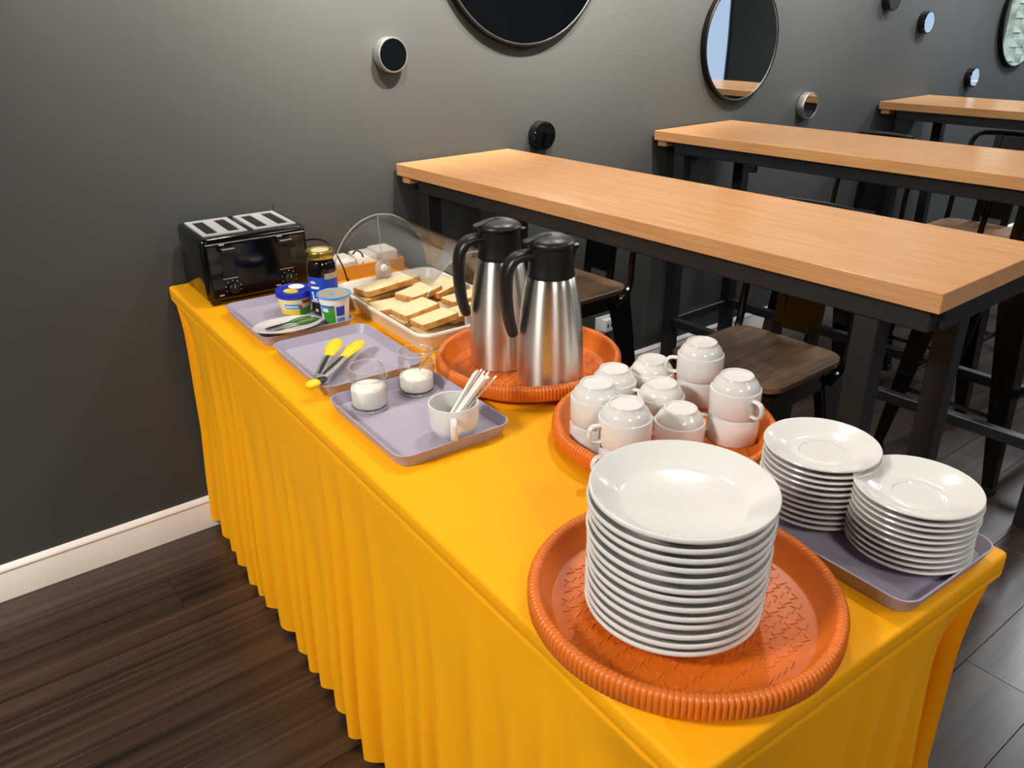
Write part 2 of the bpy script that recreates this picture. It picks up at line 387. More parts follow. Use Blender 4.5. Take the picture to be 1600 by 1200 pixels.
# ------------------------------------------------------------------ bar tables
def bar_table(label, x, y, wd, ln, ang, clip=False):
    # origin at the wall end's near corner; local x across, local -y away from the wall
    hh = .981; tk = .034
    t = thing('bar_table', label, 'table', (x, y, 0), ang, 'high oak-topped bar tables')
    obj('tabletop', MB().box((wd/2, -ln/2, hh-tk/2), (wd, ln, tk)), 'oak_top', t, smooth=0, bevel=.0012, seg=1)
    ap, at = .042, .03; ins = .022; za = hh-tk-ap/2-.001
    for xx in (ins+at/2, wd-ins-at/2): obj('apron', MB().box((xx, -ln/2-.03, za), (at, ln-.10, ap)), 'frame_metal', t, smooth=0, bevel=.002, seg=1)
    for yy in (-.085, -ln+.025): obj('apron', MB().box((wd/2, yy, za), (wd-2*ins-2*at, at, ap)), 'frame_metal', t, smooth=0, bevel=.002, seg=1)
    lt = .046; zt = hh-tk-ap-.002
    for xx in (ins+lt/2, wd-ins-lt/2):
        for yy in (-.105, -ln+.125): obj('leg', MB().box((xx, yy, zt/2), (lt, lt, zt)), 'frame_metal', t, smooth=0, bevel=.002, seg=1)
    for yy in (-.105, -ln+.125): obj('stretcher', MB().box((wd/2, yy, .25), (wd-2*ins-2*lt-.001, .03, .034)), 'frame_metal', t, smooth=0, bevel=.002, seg=1)
    for xx in (ins+lt/2, wd-ins-lt/2): obj('stretcher', MB().box((xx, (-.105-ln+.125)/2, .25), (.03, ln-.23-lt-.001, .034)), 'frame_metal', t, smooth=0, bevel=.002, seg=1)
    obj('wall_cleat', MB().box((wd/2-.01, -.027, hh-tk-.011), (wd-.05, .04, .02)), 'oak_top', t, smooth=0)
    if clip: obj('clip', MB().box((ins+.012, -.42, hh-tk-ap-.014), (.02, .028, .024)), 'black_plastic', t, smooth=0, bevel=.003)
    return t
BANG = .0229
bar_table('nearest oak-topped bar table, directly behind the yellow buffet', -.1792, -.0126, .424, 1.607, BANG)
bar_table('middle oak-topped bar table, second from the yellow buffet', .920, -.0126, .455, 1.607, BANG, True)
bar_table('farthest oak-topped bar table, third from the yellow buffet', 2.460, -.0126, .475, 1.607, BANG)

# ------------------------------------------------------------------ bar stools (back on local +x)
def make_stool():
    t = thing('bar_stool', '', 'stool', (0, 0, 0), 0, 'black metal bar stools')
    zs = .65
    obj('seat', MB().loft([rrect(.298, .298, .05, zs-.016), rrect(.30, .30, .05, zs-.014), rrect(.30, .30, .05, zs-.002), rrect(.297, .297, .049, zs)], True, True), 'seat_wood', t, smooth=30)
    obj('seat_frame', MB().loft([rrect(.285, .285, .045, zs-.062), rrect(.290, .290, .046, zs-.06), rrect(.290, .290, .046, zs-.017), rrect(.26, .26, .04, zs-.017), rrect(.26, .26, .04, zs-.06)], True, False), 'stool_metal', t, smooth=30)
    def legpt(sx, sy, z):
        f = (zs-.02-z)/(zs-.02); return Vector((sx*(.124+.055*f), sy*(.124+.055*f), z))
    for sx in (-1, 1):
        for sy in (-1, 1):
            lp = []
            for k in range(7):
                z = (zs-.02)*(1-k/6); p = legpt(sx, sy, z); wd = .088*(1-k/6)+.030*(k/6); th = .006
                # folded corner channel: outside corner at p
                q = [(0, 0), (-wd, 0), (-wd, -th), (-wd*.9, -th*2.2), (-th*2, -th*2), (-th*2.2, -wd*.9), (-th, -wd), (0, -wd)]
                lp.append([(p.x+sx*(a+.022), p.y+sy*(b+.022), max(z, 0)) for a, b in q])
            lg = obj('leg', MB().loft(lp, True, True), 'stool_metal', t, smooth=40)
            p = legpt(sx, sy, 0)
            obj('foot_cap', MB().box((p.x+sx*.008, p.y+sy*.008, .012), (.034, .034, .024)), 'black_plastic', lg, smooth=0, bevel=.004)
    for zz, prs in ((.235, (((-1, -1), (-1, 1)), ((1, -1), (1, 1)))), (.285, (((-1, -1), (1, -1)), ((-1, 1), (1, 1))))):
        for a, b in prs:
            obj('footrest', MB().tube([legpt(*a, zz), legpt(*b, zz)], .0075, 8), 'stool_metal', t)
    path = [(.075, -.152, zs-.045), (.135, -.150, zs-.01), (.150, -.148, zs+.10), (.178, -.142, zs+.24), (.188, -.135, zs+.288), (.193, -.11, zs+.312), (.197, -.05, zs+.317), (.198, 0, zs+.318)]
    full = path+[(x, -y, z) for x, y, z in path[-2::-1]]
    obj('back_frame', MB().tube(bez(full, 5), .0095, 8), 'stool_metal', t)
    sp = MB()
    def splat(y0, y1, th, dz0=0, dz1=0, dx=0):
        lp = []
        for z, x in ((zs-.03+dz0, .152), (zs+.10, .166), (zs+.22, .184), (zs+.318-dz1, .196)):
            lp.append([(x-th/2+dx, y0, z), (x+th/2+dx, y0, z), (x+th/2+dx, y1, z), (x-th/2+dx, y1, z)])
        sp.loft(lp, True, True)
    splat(-.062, -.038, .010); splat(.038, .062, .010); splat(-.038, .038, .003, .05, .01)
    splat_o = obj('splat', sp, 'stool_metal', t, smooth=20)
    for s in (-1, 1):
        obj('bolt', MB().lathe([(.006, 0), (.006, .002), (.003, .005), (0, .0055)], 10), 'chrome', t, loc=(.10, s*.1525, zs-.03), rot=(-s*PI/2, 0, 0))
    return t
stool = make_stool()
STOOLS = [(.150, -.385, .02, 'black metal bar stool by the wall under the nearest bar table, next to the outlet'),
          (.122, -1.115, .03, 'black metal bar stool under the nearest bar table, right behind the upturned mugs'),
          (1.565, -.45, 0, 'black metal bar stool nearest the wall behind the middle bar table'),
          (1.68, -.875, .02, 'black metal bar stool second from the wall behind the middle bar table'),
          (1.275, -1.165, 0, 'black metal bar stool tucked under the free end of the middle bar table')]
for i, (x, y, a, lb) in enumerate(STOOLS):
    if i == 0: stool.location = (x, y, 0); stool.rotation_euler = (0, 0, a); stool['label'] = lb
    else:
        c_s = dup(stool, (x, y, 0), a, lb); c_s.scale = (1, 1, .965 if i == 2 else 1)
stool.scale = (1, 1, .975)

# ------------------------------------------------------------------ mirrors and disks on the wall
def big_mirror(label, x, z, r):
    t = thing('round_mirror', label, 'mirror', (x, 0, z), 0, 'large round wall mirrors')
    fr = MB().lathe([(r-.02, .0005), (r, .0005), (r, .024), (r-.002, .026), (r-.007, .026), (r-.008, .025), (r-.008, .0215), (r-.02, .0205), (r-.02, .0005)], 96)
    obj('frame', fr, 'black_frame', t, rot=(PI/2, 0, 0))
    obj('rim_line', MB().lathe([(r-.0081, .0216), (r-.0081, .0242), (r-.0096, .0242), (r-.0096, .0216), (r-.0081, .0216)], 96), 'chrome', t, rot=(PI/2, 0, 0))
    obj('mirror_glass', MB().lathe([(r-.0098, .0216), (r-.0098, .0232), (0, .0234)], 96), 'mirror', t, rot=(PI/2, 0, 0), smooth=10)
big_mirror('largest round black mirror above the nearest bar table', .31, 1.613, .328)
big_mirror('round black-framed mirror above the middle bar table', 1.372, 1.272, .22)
big_mirror('round black-framed mirror above the farthest bar table, cut off at the right edge', 3.80, 1.325, .25)
def disk(label, x, z, r, body, face, d=.035):
    t = thing('wall_disk', label, 'wall mirror', (x, 0, z), 0, 'small round wall mirrors')
    obj('body', MB().lathe([(r*.94, .0005), (r, .003), (r, d-.003), (r-.002, d), (r-.0045, d), (r-.0045, d-.003), (0, d-.003)], 48), body, t, rot=(PI/2, 0, 0))
    obj('mirror_face', MB().lathe([(r-.005, d-.0028), (r-.005, d-.001), (0, d-.001)], 48), face, t, rot=(PI/2, 0, 0), smooth=10)
disk('small round mirror in a gold-toned rim on bare wall above the toaster', -.176, 1.279, .047, 'steel_plain', 'mirror')
disk('small black round mirror just above the nearest bar table', .375, 1.012, .046, 'black_gloss', 'mirror')
disk('small steel-rimmed round mirror reflecting a wooden tabletop above the middle bar table', 1.863, 1.004, .055, 'steel_plain', 'mirror')
disk('small round mirror high up at the top edge, left of its neighbour', 2.403, 1.421, .05, 'black_gloss', 'mirror')
disk('small round mirror right of the one at the top edge', 2.747, 1.320, .05, 'black_gloss', 'mirror')
disk('small round mirror just above the farthest bar table', 3.332, 1.045, .05, 'black_gloss', 'mirror')
# wall outlet
t = thing('wall_outlet', 'white wall outlet with plug near the floor behind the carafes', 'outlet', (.70, 0, .262))
obj('plate', MB().box((0, -.004, 0), (.075, .0075, .075)), 'outlet_white', t, smooth=0, bevel=.002)
obj('plug', MB().box((.012, -.020, .002), (.042, .024, .048)), 'outlet_white', t, smooth=0, bevel=.003)
for s in (-1, 1): obj('socket_hole', MB().box((.012+s*.009, -.0325, .004), (.006, .001, .012)), 'black_matte', t, smooth=0)

# ------------------------------------------------------------------ trays
def lav_tray(label, u, v, w_=.213, d_=.277, a=0):
    hgt = .025
    lp = [rrect(w_-.022, d_-.022, .020, 0), rrect(w_-.018, d_-.018, .021, .0015), rrect(w_-.002, d_-.002, .024, hgt-.002), rrect(w_, d_, .025, hgt-.0005), rrect(w_-.001, d_-.001, .0245, hgt), rrect(w_-.005, d_-.005, .022, hgt), rrect(w_-.007, d_-.007, .021, hgt-.002), rrect(w_-.022, d_-.022, .019, TRAYF+.001), rrect(w_-.027, d_-.027, .017, TRAYF)]
    o = obj('serving_tray', MB().loft(lp, True, True), 'tray_lavender', None, T(u, v), (0, 0, BA+a), smooth=24)
    return tag(o, label, 'tray', 'lavender grey serving trays')
lav_tray('lavender grey tray holding the spreads beside the toaster', .156, .447)
lav_tray('lavender grey tray with yellow-tipped tongs lying across it', .158, .753)
lav_tray('lavender grey tray carrying two glass jars and a cup of stirrers', .147, 1.061)
lav_tray('lavender grey tray under the two stacks of saucers', .450, 1.688, .205, .298)

def orange_tray(label, u, v, a=0):
    t = thing('round_tray', label, 'tray', T(u, v), a, 'round orange plastic trays')
    R = .180; nr = 172; n = nr*4
    b = MB()
    prof = [(.0, 0, 0), (.150, 0, 0), (.154, .002, 0), (.162, .013, 0), (.1700, .0135, .0), (.1770, .0125, 0), (.1785, .0140, .4), (.1795, .0165, 1), (.1800, .026, 1), (.1797, .033, 1), (.1775, .0380, 1), (.1740, .0402, 1), (.1690, .0400, .9), (.1660, .037, .4), (.1645, .034, 0), (.1625, .030, 0), (.1520, .0075, 0), (.1495, TRAYF, 0), (0, TRAYF, 0)]
    lp = []
    for r, z, k in prof:
        ring = []
        for j in range(n):
            an = 2*PI*j/n; q = (1, .75, -1, .75)[j % 4]*.0010*k
            rr = r+q if z < .037 else r; zz = z+(q*.9 if z > .03 else 0)
            ring.append((rr*math.cos(an), rr*math.sin(an), zz))
        lp.append(ring)
    b.loft(lp[1:-1], True, True)
    return t, b
ot, otm = orange_tray('round orange tray under the tall stack of dinner plates', .161, 1.667)
otmesh = otm.mesh('tray_body', 50); otmesh.materials.append(MATS['orange_plastic'])
dash = MB(); g = .0125
for i in range(-12, 13):
    for j in range(-12, 13):
        x, y = i*g+(.5*g if j % 2 else 0), j*g
        if math.hypot(x, y) > .140: continue
        dash.box((x, y, TRAYF+.0003), (.0105, .0012, .0015), Matrix.Rotation(.35 if j % 2 else -.35, 3, 'Z'))
        if i % 2: dash.box((x+.0052, y+.004, TRAYF+.0003), (.0012, .0066, .0015), Matrix.Rotation(.35 if j % 2 else -.35, 3, 'Z'))
dashmesh = dash.mesh('weave_relief', 0); dashmesh.materials.append(MATS['orange_plastic'])
obj('tray_body', otmesh, None, ot); q = obj('weave_relief', dashmesh, None, ot); q['kind'] = 'stuff'
dup(ot, T(.434, .9935), .4, 'round orange tray under the two steel carafes')
dup(ot, T(.440, 1.3555), .9, 'round orange tray full of upturned white mugs')

# ------------------------------------------------------------------ plates, saucers, mugs
plate_mb = MB().lathe([(0, .0035), (.058, .003), (.060, 0), (.063, 0), (.066, .004), (.085, .0145), (.0975, .0218), (.0996, .0240), (.1002, .0264), (.0994, .0284), (.0978, .0288), (.0962, .0279), (.083, .0185), (.070, .0105), (.064, .008), (0, .0075)], 72)
def ordinal(k, n): return 'topmost' if k == 0 else ('bottom' if k == n-1 else ['second', 'third', 'fourth', 'fifth', 'sixth', 'seventh', 'eighth', 'ninth', 'tenth', 'eleventh', 'twelfth', 'thirteenth'][k-1]+' from the top')
def stack(name, me, n, u, v, z0, pitch, label, cat, group, jit, drift=(0, 0)):
    for k in range(n):
        i = n-1-k
        p = T(u+random.uniform(-jit, jit)+drift[0]*k, v+random.uniform(-jit, jit)+drift[1]*k, z0+pitch*k+.0003)
        o = obj(name, me, None, None, p, (0, 0, random.uniform(0, 6.28)))
        tag(o, label % ordinal(i, n), cat, group)
pmesh = plate_mb.mesh('dinner_plate', 40); pmesh.materials.append(MATS['china'])
stack('dinner_plate', pmesh, 13, .143, 1.668, TRAYF, .0124, 'white dinner plate, %s of the tall stack on the orange tray', 'plate', 'stacked dinner plates', .0015, (-.0006, .0006))
smb = MB().lathe([(0, .003), (.038, .0025), (.040, 0), (.0425, 0), (.045, .004), (.062, .0115), (.0735, .0170), (.0748, .0184), (.0751, .0197), (.0744, .0208), (.0730, .0206), (.060, .0145), (.046, .0092), (.040, .0078), (.0305, .0072), (.0295, .0078), (.0282, .0078), (.0270, .0062), (0, .0062)], 64)
smesh = smb.mesh('saucer', 40); smesh.materials.append(MATS['china'])
stack('saucer', smesh, 11, .450, 1.634, TRAYF, .0086, 'white saucer, %s of the saucer stack behind the other', 'saucer', 'stacked saucers', .001)
stack('saucer', smesh, 10, .468, 1.760, TRAYF, .0086, 'white saucer, %s of the saucer stack at the table corner', 'saucer', 'stacked saucers', .001)

# mug upside down: rim at z = 0, foot up
MH, MR = .064, .0405
mug_out = [(MR-.0035, 0), (MR-.001, 0), (MR, .0015), (MR, .0365), (MR-.0006, .0378), (MR-.0026, .0384), (MR-.0034, .0415), (MR-.0052, .0460), (MR-.0082, .0505), (MR-.0120, .0545), (.0272, .0562), (.0266, .0570), (.0264, .0594), (.0254, .0605), (.0240, .0605), (.0230, .0596), (.0226, .0580), (0, .0576)]
mug_in = [(MR-.0035, 0), (MR-.0042, .002), (MR-.0042, .034), (MR-.010, .046), (.024, .0535), (0, .0545)]
mug_out = [(r_, z_ if z_ < .02 else z_+.0035) for r_, z_ in mug_out]; mug_in = [(r_, z_ if z_ < .02 else z_+.0035) for r_, z_ in mug_in]
mug_mb = MB().lathe(mug_out, 48); mug_mb.lathe(mug_in, 48)
mmesh = mug_mb.mesh('mug_body', 40); mmesh.materials.append(MATS['china'])
hp = bez([(MR-.002, 0, .0325), (MR+.012, 0, .0335), (MR+.0185, 0, .027), (MR+.0185, 0, .016), (MR+.012, 0, .008), (MR-.002, 0, .0065)], 5)
hmesh = MB().tube(hp, (.0048, .0030), 10, flat=(0, 0, 1)).mesh('mug_handle', 50); hmesh.materials.append(MATS['china'])
mug0 = None
def mug(u, v, z, phi, label, name='mug'):
    t = thing(name, label, 'mug', T(u, v, z), face_dir(phi), 'upturned white mugs')
    obj('mug_body', mmesh, None, t); obj('handle', hmesh, None, t)
    return t
MP = .0468                                              # rise of a stacked mug
z0 = TRAYF+.0003
mug(.463, 1.209, z0, -38, 'upturned white mug at the back of the tray, nearest the carafes')
mug(.547, 1.219, z0, 100, 'upturned white mug at the back, between the carafe side and the tall pair')
mug(.592, 1.294, z0, 75, 'lower upturned mug of the back pair, next to the stool seat')
mug(.590, 1.292, z0+MP, 178, 'upper upturned mug of the back pair, handle to the left')
mug(.331, 1.313, z0, -60, 'lower upturned mug of the pair at the left rim of the tray')
mug(.331, 1.313, z0+MP, -48, 'upper upturned mug of the pair at the left rim of the tray')
mug(.487, 1.302, z0, 172, 'single upturned mug in the middle of the tray')
mug(.320, 1.395, z0, 210, 'lower upturned mug right behind the dinner plates on the left')
mug(.319, 1.393, z0+MP, 200, 'upper upturned mug at the front left, handle hanging over the tray rim')
mug(.443, 1.388, z0, 150, 'single upturned mug directly behind the top dinner plate')
mug(.529, 1.424, z0, 165, 'lower upturned mug of the right pair, beside the saucers')
mug(.528, 1.423, z0+MP, -62, 'upper upturned mug of the right pair, handle facing the saucers')
# upright cup holding stirrers
t = thing('cup', 'white cup standing upright with a bunch of stirrers', 'cup', T(.168, 1.150, TRAYF), face_dir(-86))
up_out = [(0, .0032), (.0225, .003), (.0235, .0005), (.0258, .0003), (.027, .002), (.0335, .009), (.0395, .0185), (.0412, .026), (.0415, .060), (.0408, .0612), (.0392, .0612), (.0385, .0605), (.0380, .026), (.036, .018), (.028, .0095), (0, .0075)]
obj('cup_body', MB().lathe(up_out, 48), 'china', t, smooth=40)
hp2 = bez([(.039, 0, .049), (.053, 0, .050), (.0600, 0, .043), (.0590, 0, .028), (.052, 0, .018), (.037, 0, .0135)], 5)
obj('handle', MB().tube(hp2, (.0055, .0032), 10, flat=(0, 0, 1)), 'china', t, smooth=50)
base = T(.168, 1.150, TRAYF)
for k in range(17):
    a = random.uniform(-1, 1); b_ = random.uniform(-1, 1)
    hd = face_dir(38+a*12)
    foot = base+Vector((math.cos(face_dir(205))*.016+b_*.006, math.sin(face_dir(205))*.016+a*.006, .012+.002*(k % 4)))
    lean = math.radians(47+b_*4); ln = .112+random.uniform(-.005, .005)
    d = Vector((math.cos(hd)*math.sin(lean), math.sin(hd)*math.sin(lean), math.cos(lean)))
    s = obj('stirrer', MB().tube([foot, foot+d*ln], (.0023, .0013), 6), 'napkin')
    tag(s, 'thin white plastic stirrer leaning in the upright cup', 'stirrer', 'stirrers in the cup')

# ------------------------------------------------------------------ glass jars with powder
def glass_jar(label, plabel, u, v, lvl):
    t = thing('glass_jar', label, 'jar', T(u, v, TRAYF), 0, 'small glass jars')
    obj('glass_body', MB().lathe([(0, .0005), (.028, .0005), (.0315, .003), (.033, .008), (.033, .048), (.0315, .053), (.0305, .056), (.0335, .058), (.0345, .0605), (.0335, .063), (.0318, .064), (.0318, .077), (.0308, .079), (.0298, .077), (.0298, .056), (.0312, .048), (.0312, .009), (.028, .006), (0, .0055)], 40), 'glass', t, smooth=50)
    obj('rim', MB().tube(circle(.0312, .0785, 40), .0013, 6, closed=True), 'glass_edge', t)
    obj('thread_ring', MB().tube(circle(.0338, .0600, 40), .0014, 6, closed=True), 'glass_edge', t)
    obj('base_ring', MB().tube(circle(.0318, .0034, 40), .0018, 6, closed=True), 'glass_edge', t)
    c = obj('white_powder', MB().lathe([(0, .0062), (.0275, .0064), (.0305, .0095), (.0308, lvl-.003), (.0300, lvl), (.018, lvl+.0035), (.008, lvl+.006), (0, lvl+.0055)], 40), 'powder', None, T(u, v, TRAYF), smooth=60)
    tag(c, plabel, 'powder'); c['kind'] = 'stuff'
glass_jar('small open glass jar nearest the tongs, mostly full of white powder', 'white powder filling the jar nearest the tongs', .102, .972, .041)
glass_jar('small open glass jar nearest the carafe tray, half full', 'white powder in the jar nearest the carafe tray', .203, .962, .033)
p0 = T(.203, .962, TRAYF+.045); d0 = face_dir(8)
sp_ = obj('plastic_spoon', MB().tube([p0+Vector((0, 0, -.012)), p0+Vector((math.cos(d0)*.03, math.sin(d0)*.03, .030)), p0+Vector((math.cos(d0)*.052, math.sin(d0)*.052, .036))], [(.007, .0014), (.0035, .0012), (.004, .0012)], 8), 'clear_plastic')
tag(sp_, 'clear plastic spoon handle sticking out of the half full jar', 'spoon')

# ------------------------------------------------------------------ carafes
def make_carafe(label, u, v, phi):
    t = thing('thermal_carafe', label, 'carafe', T(u, v, TRAYF), face_dir(phi), 'steel thermal carafes')
    obj('steel_body', MB().lathe([(0, .0015), (.054, .0015), (.057, .0), (.0605, .002), (.0612, .006), (.0610, .03), (.0600, .08), (.0575, .12), (.0530, .16), (.0470, .195), (.0432, .2125), (.0422, .2135), (0, .2135)], 72), 'steel', t, smooth=40)
    obj('collar', MB().lathe([(.0424, .2137), (.0425, .2165), (.0412, .222), (.0392, .240), (.0385, .258), (.0385, .266), (.0370, .2675), (0, .2675)], 56), 'black_plastic', t, smooth=40)
    lid = obj('lid', MB().lathe([(.034, .268), (.0405, .2685), (.0415, .271), (.0405, .2745), (.036, .279), (.026, .2835), (.012, .286), (0, .2865)], 56), 'black_plastic', t, smooth=40)
    # pouring lever over the handle (+x)
    lev = MB().loft([[(x, s*wd*.5, z+(dz if k in (1, 2) else 0)) for k, (s, dz) in enumerate(((-1, 0), (-1, .006), (1, .006), (1, 0)))] for x, wd, z in ((.008, .012, .2815), (.022, .018, .2795), (.036, .024, .2745), (.046, .024, .2715), (.050, .016, .2712))], True, True)
    obj('thumb_lever', lev, 'black_plastic', lid, smooth=30, bevel=.0015)
    obj('lever_slot', MB().box((.006, 0, .2858), (.012, .014, .003)), 'black_matte', lid, smooth=0, bevel=.001)
    hp = bez([(.030, 0, .252), (.050, 0, .252), (.066, 0, .246), (.0765, 0, .230), (.0805, 0, .205), (.0805, 0, .170), (.0770, 0, .138), (.0715, 0, .116), (.0690, 0, .108)], 5)
    n = len(hp); rad = []
    for i in range(n):
        f = i/(n-1); rad.append((.0165+.0045*math.sin(PI*f), .0092+.0020*math.sin(PI*f)))
    rad[-1] = (.006, .004)
    obj('handle', MB().tube(hp, rad, 14, flat=(0, 0, 1)), 'black_plastic', t, smooth=50)
    obj('spout', MB().loft([[(-.030, -.014, z), (-.030, .014, z), (-.030-o_, .007, z), (-.030-o_, -.007, z)] for z, o_ in ((.240, .010), (.255, .013), (.266, .020))], True, True), 'black_plastic', t, smooth=30)
make_carafe('steel thermal carafe with black top, the rear one beside the bread', .408, .940, 196)
make_carafe('steel thermal carafe with black top, the front one nearest the mugs', .414, 1.089, 192)

# ------------------------------------------------------------------ toaster
def toaster():
    # local x = u, local y toward wall (-v); origin at centre of base
    wd, dp, hb, ft = .262, .222, .152, .013
    t = thing('toaster', 'glossy black four-slot toaster at the wall end of the buffet', 'toaster', T(.170, .1335, 0), BA-.015)
    obj('body', MB().loft([rrect(wd-.004, dp-.006, .012, ft), rrect(wd, dp-.002, .014, ft+.003), rrect(wd-.002, dp-.004, .016, ft+hb-.010), rrect(wd-.008, dp-.010, .016, ft+hb-.003), rrect(wd-.018, dp-.020, .014, ft+hb)], True, True), 'black_gloss', t, smooth=40)
    yf = -dp/2+.0005
    fp = obj('front_panel', MB().box((0, yf-.003, ft+hb/2-.006), (wd-.022, .006, hb-.022)), 'black_gloss', t, smooth=0, bevel=.0025)
    obj('chrome_strip', MB().box((0, yf-.004, ft+hb-.0135), (wd-.02, .004, .0022)), 'chrome', t, smooth=0)
    for sx in (-1, 1):
        cx = sx*.061; zt = ft+hb
        fr = MB()
        W2, D2 = .106, .172
        xs = [-W2/2, -.040, -.013, .013, .040, W2/2]
        # plate built of bars around two slots that run front to back
        for a, b in ((xs[0], xs[1]), (xs[2], xs[3]), (xs[4], xs[5])): fr.box((cx+(a+b)/2, 0, zt+.0012), (b-a, D2, .0024))
        for yy in (-1, 1):
            for a, b in ((xs[1], xs[2]), (xs[3], xs[4])): fr.box((cx+(a+b)/2, yy*(D2/2-.008), zt+.0012), (b-a, .016, .0024))
        obj('slot_plate', fr, 'alu', t, smooth=0)
        for a, b in ((xs[1], xs[2]), (xs[3], xs[4])): obj('slot', MB().box((cx+(a+b)/2, 0, zt+.0003), (b-a, D2-.032, .0006)), 'black_matte', t, smooth=0)
        lx = sx*.070-.004
        obj('lever_track', MB().box((lx, yf-.0065, ft+.088), (.030, .0015, .062)), 'black_matte', t, smooth=0)
        lv = obj('lever', MB().box((lx, yf-.016, ft+.124), (.034, .020, .012)), 'black_plastic', t, smooth=0, bevel=.003)
        obj('lever_edge', MB().box((lx, yf-.0262, ft+.1285), (.030, .0012, .0018)), 'grey_print', lv, smooth=0)
        obj('lever_text', MB().box((lx-.009, yf-.0066, ft+.1355), (.012, .0008, .003)), 'grey_print', t, smooth=0)
        kb = obj('knob', MB().lathe([(.0125, 0), (.0122, .010), (.010, .013), (0, .0135)], 24), 'black_plastic', t, loc=(lx+.004, yf-.006, ft+.028), rot=(PI/2, 0, 0))
        obj('pointer', MB().box((0, .006, .0137), (.0012, .007, .0006)), 'grey_print', kb, smooth=0)
        tk = MB()
        for i in range(7):
            a = math.radians(-20+i*36.6); tk.box((lx+.004+.0185*math.cos(a), yf-.0064, ft+.028+.0185*math.sin(a)), (.0020, .0008, .0020))
        obj('dial_mark', tk, 'grey_print', t, smooth=0)
        b3 = MB()
        for i in range(3): b3.box((lx-.026+i*.004-.004, yf-.0064, ft+.014), (.0028, .0008, .003))
        obj('button_text', b3, 'grey_print', t, smooth=0)
        obj('dial_line', MB().box((lx, yf-.0064, ft+.0525), (.036, .0008, .0012)), 'grey_print', t, smooth=0)
    for sx in (-1, 1):
        for sy in (-1, 1): obj('foot', MB().box((sx*.112, sy*.094, ft/2+.0005), (.022, .022, ft-.001)), 'black_plastic', t, smooth=0, bevel=.002)
    obj('power_cord', MB().tube(bez([(.125, .06, .04), (.150, .04, .075), (.170, -.02, .102), (.196, -.075, .10), (.212, -.115, .05), (.222, -.12, .006), (.245, -.08, .004), (.275, -.09, .022), (.285, -.085, .055), (.270, -.083, .070), (.262, -.075, .060)], 8), .0023, 8), 'black_plastic', t, smooth=60)
    obj('cord_stub', MB().tube([(.120, .085, .145), (.122, .1, .182)], .0022, 8), 'black_plastic', t)
toaster()

# ------------------------------------------------------------------ spreads on the first tray
def patch(r0, r1, z0, z1, a0, a1, n=10, m=1, off=.0004):
    return MB().loft([[((r0+(r1-r0)*i/m+off)*math.cos(a0+(a1-a0)*j/n), (r0+(r1-r0)*i/m+off)*math.sin(a0+(a1-a0)*j/n), z0+(z1-z0)*i/m) for j in range(n+1)] for i in range(m+1)], closed=False)
def onto(t, name, rf, z0, z1, a0, a1, mt, lab=None, off=.0004):
    o = obj(name, patch(rf(z0), rf(z1), z0, z1, math.radians(a0), math.radians(a1), 12, 1, off), mt, t)
    if lab: o['label'] = lab
    return o
FC = math.degrees(face_dir(-90))                        # heading that faces the room
# butter tub
t = thing('butter_tub', 'round butter tub with a blue lid and yellow printed side', 'tub', T(.190, .408, TRAYF)); t.scale = (1.14, 1.14, 1.14)
rf = lambda z: .0285+.0065*z/.036
obj('tub_body', MB().lathe([(0, .001), (.027, .001), (.0285, .002), (.035, .036), (.035, .040), (0, .040)], 40), 'cream', t, smooth=40)
ld_ = obj('lid', MB().lathe([(.0362, .0365), (.0374, .037), (.0378, .0475), (.0370, .0495), (.0350, .0500), (.0340, .0490), (0, .0490)], 40), 'blue', t, smooth=40)
for nm, mt, (x, y, a, b) in (('lid_print', 'yellow_print', (-.014, -.008, .013, .017)), ('lid_print', 'white_print', (.012, .008, .015, .018))):
    o = obj(nm, MB().loft([[(x+a*math.cos(2*PI*j/24), y+b*math.sin(2*PI*j/24), z) for j in range(24)] for z in (.0491, .0494)], False, True), mt, ld_, rot=(0, 0, .25), smooth=0)
onto(t, 'side_print', rf, .002, .012, FC-70, FC+70, 'yellow_print'); onto(t, 'side_print', rf, .016, .026, FC-24, FC+30, 'sky_label', off=.0008)
onto(t, 'side_print', rf, .002, .016, FC+28, FC+75, 'green_print', off=.0008); onto(t, 'side_print', rf, .026, .033, FC+38, FC+70, 'red_print', off=.0008); onto(t, 'side_print', rf, .017, .023, FC+26, FC+36, 'red_print', off=.0012)
onto(t, 'side_print', rf, .019, .022, FC-20, FC+22, 'white_print', off=.0012)
# jam jar
t = thing('jam_jar', 'tall glass jar of dark jam with gold lid and blue label', 'jar', T(.243, .459, TRAYF)); t.scale = (1.2, 1.2, 1.13)
obj('glass_body', MB().lathe([(0, .0005), (.024, .0005), (.027, .003), (.0275, .010), (.0275, .100), (.0265, .108), (.0235, .115), (.0232, .122), (0, .122)], 40), 'glass', t, smooth=40)
jc = tag(obj('dark_jam', MB().lathe([(0, .0025), (.0235, .003), (.0258, .006), (.0262, .098), (.0252, .106), (.0225, .112), (0, .112)], 40), 'jam', None, T(.243, .459, TRAYF), smooth=40), 'dark jam inside the gold-lidded jar', 'jam'); jc['kind'] = 'stuff'; jc.scale = (1.2, 1.2, 1.13)
gl = obj('lid', MB().lathe([(.0248, .1185), (.0262, .119), (.0268, .121), (.0268, .131), (.0258, .1335), (.0225, .1335), (.021, .1325), (0, .1325)], 40), 'gold', t, smooth=40)
obj('lid_center', MB().lathe([(.0165, .1326), (.0165, .1330), (0, .1332)], 32), 'gold_pale', gl)
c_ = lambda z: .0276
lb = onto(t, 'label', c_, .030, .084, FC-85, FC+85, 'blue_label')
